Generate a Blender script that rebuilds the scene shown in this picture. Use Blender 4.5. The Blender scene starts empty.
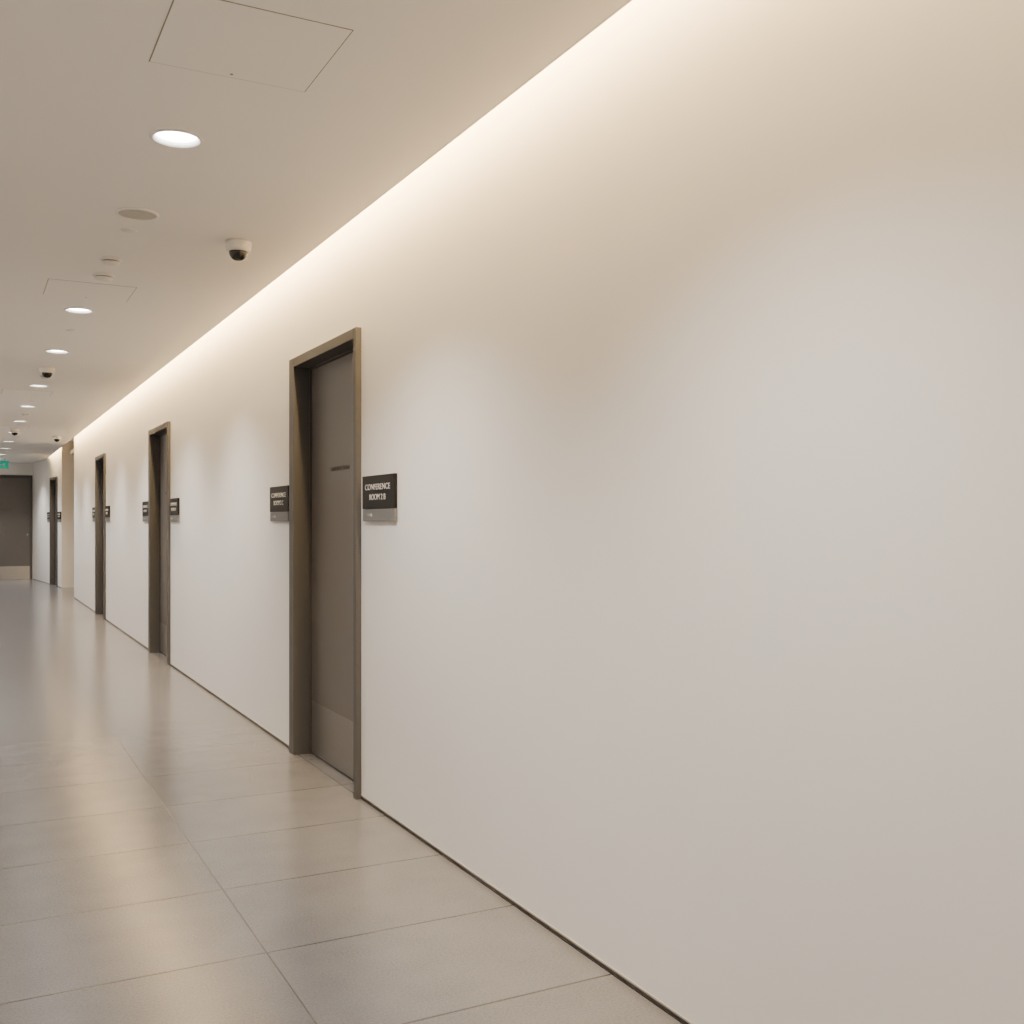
import bpy, bmesh, math
from mathutils import Matrix, Vector

H=2.84      # ceiling height
W=1.77      # right wall plane
CAMZ=1.4
sc=bpy.context.scene
COL=sc.collection

# ---------------------------------------------------------------- materials
def mat(name,col,rough=.5,metal=0,emit=None,es=0,noise=0,nscale=20,bump=0,bscale=200,spec=.5):
    m=bpy.data.materials.new(name); m.use_nodes=True
    nt=m.node_tree; b=nt.nodes['Principled BSDF']
    b.inputs['Base Color'].default_value=(*col,1)
    b.inputs['Roughness'].default_value=rough
    b.inputs['Metallic'].default_value=metal
    b.inputs['Specular IOR Level'].default_value=spec
    if emit:
        b.inputs['Emission Color'].default_value=(*emit,1); b.inputs['Emission Strength'].default_value=es
    g=nt.nodes.new('ShaderNodeNewGeometry')
    if noise:
        n=nt.nodes.new('ShaderNodeTexNoise'); n.inputs['Scale'].default_value=nscale; n.inputs['Detail'].default_value=5
        nt.links.new(g.outputs['Position'],n.inputs['Vector'])
        r=nt.nodes.new('ShaderNodeMapRange'); r.inputs[1].default_value=.25; r.inputs[2].default_value=.75
        r.inputs[3].default_value=1-noise; r.inputs[4].default_value=1+noise
        nt.links.new(n.outputs[0],r.inputs[0])
        v=nt.nodes.new('ShaderNodeVectorMath'); v.operation='SCALE'; v.inputs[0].default_value=col
        nt.links.new(r.outputs[0],v.inputs['Scale']); nt.links.new(v.outputs[0],b.inputs['Base Color'])
    if bump:
        n=nt.nodes.new('ShaderNodeTexNoise'); n.inputs['Scale'].default_value=bscale; n.inputs['Detail'].default_value=3
        nt.links.new(g.outputs['Position'],n.inputs['Vector'])
        bp=nt.nodes.new('ShaderNodeBump'); bp.inputs['Strength'].default_value=bump; bp.inputs['Distance'].default_value=.001
        nt.links.new(n.outputs[0],bp.inputs['Height']); nt.links.new(bp.outputs[0],b.inputs['Normal'])
    return m

M_wall=mat('wall_paint',(.79,.772,.74),.6,noise=.01,nscale=3,bump=.1,bscale=300,spec=.3)
M_beige=mat('beige_paint',(.82,.73,.60),.6,noise=.01,nscale=3)
M_ceil=mat('ceiling_paint',(.84,.822,.79),.8,noise=.008,nscale=2,spec=.2)
M_bronze=mat('bronze_frame',(.078,.075,.072),.5,.0,noise=.03,nscale=60,spec=.35)
M_slab=mat('door_laminate',(.125,.114,.105),.42,.1,noise=.02,nscale=40)
M_kick=mat('kick_plate_metal',(.18,.170,.162),.35,.5,noise=.05,nscale=40)
M_steel=mat('brushed_steel',(.40,.39,.38),.3,.9,noise=.05,nscale=60)
M_gap=mat('shadow_gap',(.06,.052,.045),.6)
M_base=mat('baseboard_metal',(.13,.115,.10),.4,.4)
M_edge=mat('aluminium_edge',(.5,.47,.43),.35,.4)
M_black=mat('sign_black',(.010,.0098,.0102),.5,spec=.2)
M_grey=mat('sign_grey',(.14,.138,.135),.45)
M_white=mat('white_plastic',(.70,.68,.65),.4)
M_letter=mat('letter_white',(.5,.5,.5),.5)
M_dark=mat('letter_dark',(.05,.045,.04),.5)
M_dome=mat('smoked_dome',(.008,.008,.009),.08)
M_line=mat('panel_gap',(.26,.24,.21),.8)
M_lamp=mat('lamp_lens',(.9,.9,.9),.4,emit=(1,.97,.94),es=42)
M_exit=mat('exit_green',(.0,.20,.14),.4,emit=(.0,.5,.33),es=.4)
M_speak=mat('speaker_mesh',(.50,.48,.45),.7,noise=.3,nscale=300)

# floor tiles
def floor_mat():
    m=bpy.data.materials.new('floor_tiles'); m.use_nodes=True; nt=m.node_tree; N=nt.nodes; L=nt.links
    b=N['Principled BSDF']; g=N.new('ShaderNodeNewGeometry'); s=N.new('ShaderNodeSeparateXYZ'); L.new(g.outputs['Position'],s.inputs[0])
    def math_(op,a,bv=None,c=None):
        n=N.new('ShaderNodeMath'); n.operation=op
        for i,v in enumerate((a,bv,c)):
            if v is None: continue
            if isinstance(v,(int,float)): n.inputs[i].default_value=v
            else: L.new(v,n.inputs[i])
        return n.outputs[0]
    TX,TY=.905,.654
    u=math_('DIVIDE',math_('SUBTRACT',s.outputs[0],.866),TX)
    v=math_('DIVIDE',math_('SUBTRACT',s.outputs[1],.093),TY)
    def dist(t,T):
        f=math_('FRACT',t); return math_('MULTIPLY',math_('MINIMUM',f,math_('SUBTRACT',1.0,f)),T)
    gx=N.new('ShaderNodeMapRange'); gx.inputs[1].default_value=.0012; gx.inputs[2].default_value=.0028; L.new(dist(u,TX),gx.inputs[0])
    gy=N.new('ShaderNodeMapRange'); gy.inputs[1].default_value=.0026; gy.inputs[2].default_value=.0048; L.new(dist(v,TY),gy.inputs[0])
    gr=math_('MINIMUM',gx.outputs[0],gy.outputs[0])
    idv=N.new('ShaderNodeCombineXYZ'); L.new(math_('FLOOR',u),idv.inputs[0]); L.new(math_('FLOOR',v),idv.inputs[1])
    wn=N.new('ShaderNodeTexWhiteNoise'); L.new(idv.outputs[0],wn.inputs['Vector'])
    n1=N.new('ShaderNodeTexNoise'); n1.inputs['Scale'].default_value=130; n1.inputs['Detail'].default_value=5; n1.inputs['Roughness'].default_value=.75; L.new(g.outputs['Position'],n1.inputs['Vector'])
    n2=N.new('ShaderNodeTexNoise'); n2.inputs['Scale'].default_value=5; n2.inputs['Detail'].default_value=5; L.new(g.outputs['Position'],n2.inputs['Vector'])
    f=math_('ADD',math_('MULTIPLY',math_('SUBTRACT',n1.outputs[0],.5),1.3),math_('MULTIPLY',math_('SUBTRACT',n2.outputs[0],.5),.32))
    f=math_('ADD',f,math_('MULTIPLY',math_('SUBTRACT',wn.outputs[0],.5),.08))
    f=math_('ADD',f,1.0)
    vm=N.new('ShaderNodeVectorMath'); vm.operation='SCALE'; vm.inputs[0].default_value=(.145,.144,.150); L.new(f,vm.inputs['Scale'])
    mx=N.new('ShaderNodeMix'); mx.data_type='RGBA'; L.new(gr,mx.inputs['Factor'])
    mx.inputs[6].default_value=(.05,.047,.044,1); L.new(vm.outputs[0],mx.inputs[7]); L.new(mx.outputs[2],b.inputs['Base Color'])
    b.inputs['Roughness'].default_value=.22
    b.inputs['Specular IOR Level'].default_value=.6
    bp=N.new('ShaderNodeBump'); bp.inputs['Strength'].default_value=.3; bp.inputs['Distance'].default_value=.001
    L.new(gr,bp.inputs['Height']); L.new(bp.outputs[0],b.inputs['Normal'])
    return m
M_floor=floor_mat()

# ---------------------------------------------------------------- mesh helpers
def obj_from_bm(name,bm,m,parent=None,bevel=0,smooth=False):
    me=bpy.data.meshes.new(name); bm.normal_update(); bm.to_mesh(me); bm.free()
    for mm in (m if isinstance(m,(list,tuple)) else [m]): me.materials.append(mm)
    o=bpy.data.objects.new(name,me); COL.objects.link(o)
    if smooth:
        for p in me.polygons: p.use_smooth=True
    if bevel:
        md=o.modifiers.new('bevel','BEVEL'); md.width=bevel; md.segments=2; md.limit_method='ANGLE'
    if parent: o.parent=parent
    return o
def add_box(bm,lo,hi,mi=0):
    vs=[bm.verts.new((x,y,z)) for x in (lo[0],hi[0]) for y in (lo[1],hi[1]) for z in (lo[2],hi[2])]
    for f in ((0,1,3,2),(4,6,7,5),(0,4,5,1),(2,3,7,6),(0,2,6,4),(1,5,7,3)):
        fc=bm.faces.new([vs[i] for i in f]); fc.material_index=mi
def boxes(name,lst,m,parent=None,bevel=0):
    bm=bmesh.new()
    for b in lst: add_box(bm,*b)
    return obj_from_bm(name,bm,m,parent,bevel)
def lathe(name,prof,m,parent=None,seg=48,mids=None,loc=(0,0,0)):
    bm=bmesh.new(); rings=[]
    for r,z in prof:
        if r<1e-6: rings.append([bm.verts.new((0,0,z))])
        else: rings.append([bm.verts.new((r*math.cos(2*math.pi*i/seg),r*math.sin(2*math.pi*i/seg),z)) for i in range(seg)])
    for k in range(len(rings)-1):
        a,b=rings[k],rings[k+1]
        for i in range(seg):
            j=(i+1)%seg
            if len(a)==1: f=bm.faces.new((a[0],b[i],b[j]))
            elif len(b)==1: f=bm.faces.new((a[i],b[0],a[j]))
            else: f=bm.faces.new((a[i],b[i],b[j],a[j]))
            if mids: f.material_index=mids[k]
            f.smooth=True
    bmesh.ops.recalc_face_normals(bm,faces=bm.faces)
    o=obj_from_bm(name,bm,m,parent); o.location=loc
    return o
def empty(name,loc=(0,0,0),rotz=0):
    e=bpy.data.objects.new(name,None); e.location=loc; e.rotation_euler=(0,0,rotz); e.empty_display_size=.1; COL.objects.link(e); return e
def text(name,body,size,loc,rot,m,parent,bold=0,align='CENTER',sx=1):
    c=bpy.data.curves.new(name,'FONT'); c.body=body; c.size=size; c.align_x=align; c.align_y='CENTER'; c.extrude=.0008; c.offset=bold
    c.materials.append(m)
    o=bpy.data.objects.new(name,c); o.location=loc; o.rotation_euler=rot; o.scale=(sx,1,1); COL.objects.link(o)
    o.parent=parent; return o

# ---------------------------------------------------------------- shell
Y0=-3.2; YJ=20.8; YK=24.0; YE=28.0; XL=-1.65; HS=3.12
ZB=.016
doors=[(5.01,6.235),(10.55,11.76),(15.85,17.0)]
DH=2.385
def wall_with_doors(name,x0,x1,y0,y1,drs,m):
    lst=[]; y=y0
    for a,b in drs:
        lst.append(((x0,y,ZB),(x1,a+.02,HS))); lst.append(((x0,a+.02,DH-.02),(x1,b-.02,HS))); y=b-.02
    lst.append(((x0,y,ZB),(x1,y1,HS)))
    return boxes(name,lst,m)
wall_with_doors('wall_right',W,W+.2,Y0,YJ,doors,M_wall)
boxes('wall_left',[((XL-.15,Y0,0),(XL,YE,HS))],M_wall)
boxes('wall_back',[((XL-.15,Y0-.15,0),(4.2,Y0,HS))],M_wall)
boxes('wall_end',[((XL-.15,YE,0),(.16,YE+.15,HS)),((1.44,YE,0),(2.2,YE+.15,HS)),((.16,YE,2.53),(1.44,YE+.15,HS))],M_wall)
boxes('floor',[((XL-.15,Y0-.15,-.12),(4.3,YE+.15,0))],M_floor)
boxes('wall_side_passage',[((4.15,YJ-.2,0),(4.3,YK+.2,HS)),((W+.2,YJ-.2,0),(4.15,YJ,HS))],M_wall)
FX,FY=1.80,YK; ang=math.atan2(.34,4.0)
far_len=4.02
boxes('wall_side_return',[((FX+.02,YK,0),(4.15,YK+.2,HS))],M_beige)
fw=empty('wall_right_far',(FX,FY,0),ang)
dA,dB=.50,1.40
boxes('panel',[((0,0.0,ZB),(.18,dA+.02,HS)),((0,dA+.02,DH-.02),(.18,dB-.02,HS)),((0,dB-.02,ZB),(.18,far_len,HS))],M_wall,fw)
boxes('end_facing',[((0,-.004,0),(.2,0,HS))],M_beige,fw)

def base_segments(y0,y1,drs):
    out=[];y=y0
    for a,b in drs: out.append((y,a)); y=b
    out.append((y,y1)); return out
boxes('baseboard_right',[((W+.006,a,0),(W+.05,b,ZB)) for a,b in base_segments(Y0,YJ,doors)],M_base)
boxes('trim_1',[((W-.003,a,ZB),(W,b,ZB+.006)) for a,b in base_segments(Y0,YJ,doors)],M_edge)
boxes('baseboard_left',[((XL,Y0,0),(XL+.008,YE,.03))],M_base)
o=boxes('baseboard_far',[((.006,0,0),(.05,dA,ZB)),((.006,dB,0),(.05,far_len,ZB))],M_base); o.location=(FX,FY,0); o.rotation_euler[2]=ang

# ceiling with lamp holes
XC=1.62
XCL=XL+.15
lamps=[(.68,-2.4),(.69,1.8),(.70,4.04)]+[(.68,y) for y in (7.63,9.55,12.05,14.25,16.4,18.5,20.6,22.6,24.6,26.4)]
ceil=boxes('ceiling',[((XCL,Y0-.15,H),(XC,YE,H+.10))],M_ceil)
bm=bmesh.new()
for x,y in lamps:
    bmesh.ops.create_cone(bm,cap_ends=True,segments=40,radius1=.084,radius2=.084,depth=.5,matrix=Matrix.Translation((x,y,H)))
cut=obj_from_bm('cutter',bm,M_ceil)
md=ceil.modifiers.new('b','BOOLEAN'); md.operation='DIFFERENCE'; md.object=cut; md.solver='EXACT'
dg=bpy.context.evaluated_depsgraph_get(); dg.update()
nm=bpy.data.meshes.new_from_object(ceil.evaluated_get(dg)); ceil.modifiers.clear(); ceil.data=nm
bpy.data.objects.remove(cut)
boxes('ceiling_slab',[((XL-.15,Y0-.15,HS),(4.3,YE+.15,HS+.1))],M_ceil)
boxes('ceiling_side_passage',[((W+.2,YJ,H),(4.15,YK,H+.08))],M_ceil)
boxes('trim_2',[((XC,Y0,H-.001),(XC+.008,YE,H+.10))],M_white)

def cove(name,loc,length,rotz,watt,col=(1,.68,.33)):
    e=empty(name,loc,rotz)
    boxes('channel',[((-.03,-length/2,.0),(.03,length/2,.02))],M_steel,e)
    l=bpy.data.lights.new('led','AREA'); l.shape='RECTANGLE'; l.size=.04; l.size_y=length; l.energy=watt*length
    l.color=col
    o=bpy.data.objects.new('led',l); o.location=(0,0,-.004); o.parent=e; COL.objects.link(o)
cove('added_fill_cove',(1.67,(Y0+YJ)/2,HS-.022),YJ-Y0-.02,0,31)
L2=3.9
cx=FX-.10; mid=L2/2
cove('added_fill_cove',(cx-math.sin(ang)*mid,FY+math.cos(ang)*mid,HS-.022),L2-.1,ang,31)
cove('added_fill_cove',(XL+.09,(Y0+YE)/2,HS-.022),YE-Y0-.1,0,15,(1,.95,.88))  # unseen left cove, added to bounce fill onto ceiling and right wall

# ---------------------------------------------------------------- doors
def make_door(name,loc,rotz,w,h,rev=.08,far=.10,near=.038,depth=.10,letters=True,kick=M_kick,handle=True):
    """local: wall plane x=0, corridor on -x, y from 0..w"""
    e=empty(name,loc,rotz)
    p=-.030
    hd=.055
    boxes('frame',[((p,0,0),(depth,near,h)),((p,w-far,0),(depth,w,h)),((p,near,h-hd),(depth,w-far,h))],M_bronze,e,.003)
    boxes('stop',[((rev-.014,near,0),(rev+.005,near+.012,h-hd)),((rev-.014,w-far-.012,0),(rev+.005,w-far,h-hd)),((rev-.014,near,h-hd-.012),(rev+.005,w-far,h-hd))],M_gap,e)
    boxes('leaf',[((rev,near+.004,.008),(rev+.045,w-far-.004,h-hd-.004))],M_slab,e,.002)
    boxes('kick_plate',[((rev-.002,near+.02,.012),(rev+.001,w-far-.02,.32))],kick,e)
    if letters:
        text('lettering','CONFERENCE ROOM',.034,(rev-.001,near+(w-near-far)*.50,1.70),(math.pi/2,0,-math.pi/2),M_dark,e)
    if handle:
        boxes('lock_plate',[((rev-.004,near+.05,1.05),(rev,near+.09,1.13))],M_kick,e,.001)
        k=lathe('lock_knob',[(0,.018),(.012,.018),(.014,.012),(.010,0),(.0,0)],M_steel,e,24); k.rotation_euler=(0,-math.pi/2,0); k.location=(rev-.003,near+.07,1.09)
    return e
for i,(a,b) in enumerate(doors): make_door('door_%d'%(i+1),(W,a,0),0,b-a,DH)
make_door('door_4',(FX-math.sin(ang)*dA,FY+math.cos(ang)*dA,0),ang,dB-dA,DH,far=.08)
make_door('door_5',(1.44,YE,0),math.pi/2,1.28,2.54,far=.055,kick=M_steel)

# ---------------------------------------------------------------- signs
def sign(loc,rotz,w=.43,h=.222,l1='CONFERENCE',l2='ROOM 2 B'):
    e=empty('wall_sign',loc,rotz)
    boxes('plate',[((-.020,0,h*.27),(-.002,w,h))],M_black,e,.0015)
    boxes('slot_plate',[((-.018,0,0),(-.002,w,h*.265))],M_grey,e,.0015)
    boxes('backer',[((-.004,.004,.004),(0,w-.004,h-.004))],M_edge,e)
    R=(math.pi/2,0,-math.pi/2)
    text('line_1',l1,.040,(-.021,w/2,h*.74),R,M_letter,e,bold=.0,sx=1.35)
    text('line_2',l2,.040,(-.021,w/2,h*.52),R,M_letter,e,bold=.0,sx=1.2)
    text('line_3','>  1 05',.022,(-.019,w*.75,h*.13),R,M_letter,e)
Rn=['2 B','2 C','2 D','2 E','2 F','2 G','2 H','2 J']
for i,(a,b) in enumerate(doors):
    sign((W,a-.50,1.404),0,l2='ROOM '+Rn[2*i]); sign((W,b+.06,1.404),0,l2='ROOM '+Rn[2*i+1])
sign((FX-math.sin(ang)*.04,FY+math.cos(ang)*.04,1.40),ang,w=.38)
sign((FX-math.sin(ang)*1.44,FY+math.cos(ang)*1.44,1.40),ang,w=.38)

# ---------------------------------------------------------------- downlights
for x,y in lamps:
    e=empty('downlight',(x,y,H))
    lathe('trim_ring',[(.084,.03),(.084,0),(.097,0),(.097,-.003),(.094,-.006),(.084,-.006),(.074,.012),(.072,.03),(.084,.03)],M_white,e)
    lathe('lens',[(0,.0125),(.0735,.0125),(.0735,.018),(0,.018)],M_lamp,e)
    l=bpy.data.lights.new('bulb','SPOT'); l.energy=180; l.spot_size=math.radians(119); l.spot_blend=.9; l.shadow_soft_size=.05
    l.color=(1,.955,.92)
    o=bpy.data.objects.new('bulb',l); o.location=(0,0,-.07); o.rotation_euler=(0,math.radians(-5),0); o.parent=e; COL.objects.link(o)

# ---------------------------------------------------------------- ceiling fittings
def panel(x0,x1,y0,y1):
    e=empty('ceiling_access_panel',((x0+x1)/2,(y0+y1)/2,H)); a=(x1-x0)/2; b=(y1-y0)/2; t=.004
    boxes('gap',[((-a,-b,-.001),(a,-b+t,.0)),((-a,b-t,-.001),(a,b,0)),((-a,-b,-.001),(-a+t,b,0)),((a-t,-b,-.001),(a,b,0))],M_line,e)
    boxes('hatch',[((-a+t,-b+t,-.002),(a-t,b-t,0))],M_ceil,e)
    lathe('latch',[(0,-.004),(.005,-.004),(.005,-.002)],M_line,e,16,loc=(0,b-.03,0))
panel(.505,1.005,2.91,3.405); panel(.43,.93,6.72,7.2); panel(.35,.85,12.5,13.0); panel(.35,.85,17.2,17.7)

e=empty('ceiling_speaker',(.707,5.11,H))
lathe('bezel',[(.09,0),(.098,0),(.098,-.004),(.09,-.008),(.084,-.007),(.084,0)],M_white,e)
lathe('grille',[(0,-.006),(.05,-.0058),(.084,-.005)],M_speak,e)

def detector(x,y,r=.05):
    e=empty('smoke_detector',(x,y,H))
    lathe('base',[(0,0),(r*1.1,0),(r*1.1,-.008),(r,-.012),(r*.8,-.012)],M_white,e)
    lathe('vents',[(r*.8,-.012),(r*.8,-.018)],M_line,e)
    lathe('cap',[(r*.8,-.018),(r*.92,-.018),(r*.85,-.028),(r*.5,-.034),(0,-.035)],M_white,e)
detector(.70,6.06); detector(.71,6.47,.055); detector(.7,11.2); detector(.70,15.2)
def sprink(x,y):
    e=empty('sprinkler_cover',(x,y,H))
    lathe('plate',[(0,-.006),(.034,-.006),(.038,-.003),(.038,-.001)],M_white,e,32)
    lathe('stem',[(0,0),(.02,0),(.02,-.004),(0,-.004)],M_line,e,24)
for p in ((.71,5.42),(.70,8.45),(.7,13.6),(.7,16.9)): sprink(*p)

def cam_dome(x,y,s=1):
    e=empty('security_camera',(x,y,H)); e.scale=(s,s,s)
    lathe('housing',[(0,0),(.066,0),(.067,-.01),(.064,-.038),(.058,-.049),(.046,-.051)],M_white,e)
    pr=[(.047,-.049)]+[(.047*math.cos(a),-.054-.044*math.sin(a)) for a in [math.pi/2*k/12 for k in range(13)]]
    lathe('dome',pr,M_dome,e)
    lathe('lens_barrel',[(0,-.052),(.02,-.052),(.02,-.084),(0,-.084)],M_dome,e,24)
cam_dome(1.24,5.39); cam_dome(.67,10.6); cam_dome(.67,17.9); cam_dome(1.35,19.0)

# exit sign (hung)
e=empty('exit_sign',(.66,25.9,2.60))
boxes('box',[((-.19,-.02,0),(.19,.02,.17))],M_exit,e,.004)
boxes('hanger',[((-.12,-.006,.17),(-.108,.006,H-2.60)),((.108,-.006,.17),(.12,.006,H-2.60))],M_steel,e)
boxes('pictogram',[((-.10,-.022,.04),(-.06,-.0195,.12)),((.0,-.022,.075),(.09,-.0195,.095)),((.08,-.022,.055),(.11,-.0195,.115))],M_letter,e)

# ---------------------------------------------------------------- world + camera
w=bpy.data.worlds.new('world'); sc.world=w; w.use_nodes=True
w.node_tree.nodes['Background'].inputs[0].default_value=(.9,.85,.8,1); w.node_tree.nodes['Background'].inputs[1].default_value=.3
cd=bpy.data.cameras.new('camera'); cd.sensor_width=36; cd.lens=1040/1024*36; cd.shift_y=10/1024; cd.clip_start=.02
co=bpy.data.objects.new('camera',cd); co.location=(0,0,CAMZ); co.rotation_euler=(math.pi/2,0,math.radians(-27.7)); COL.objects.link(co)
sc.camera=co
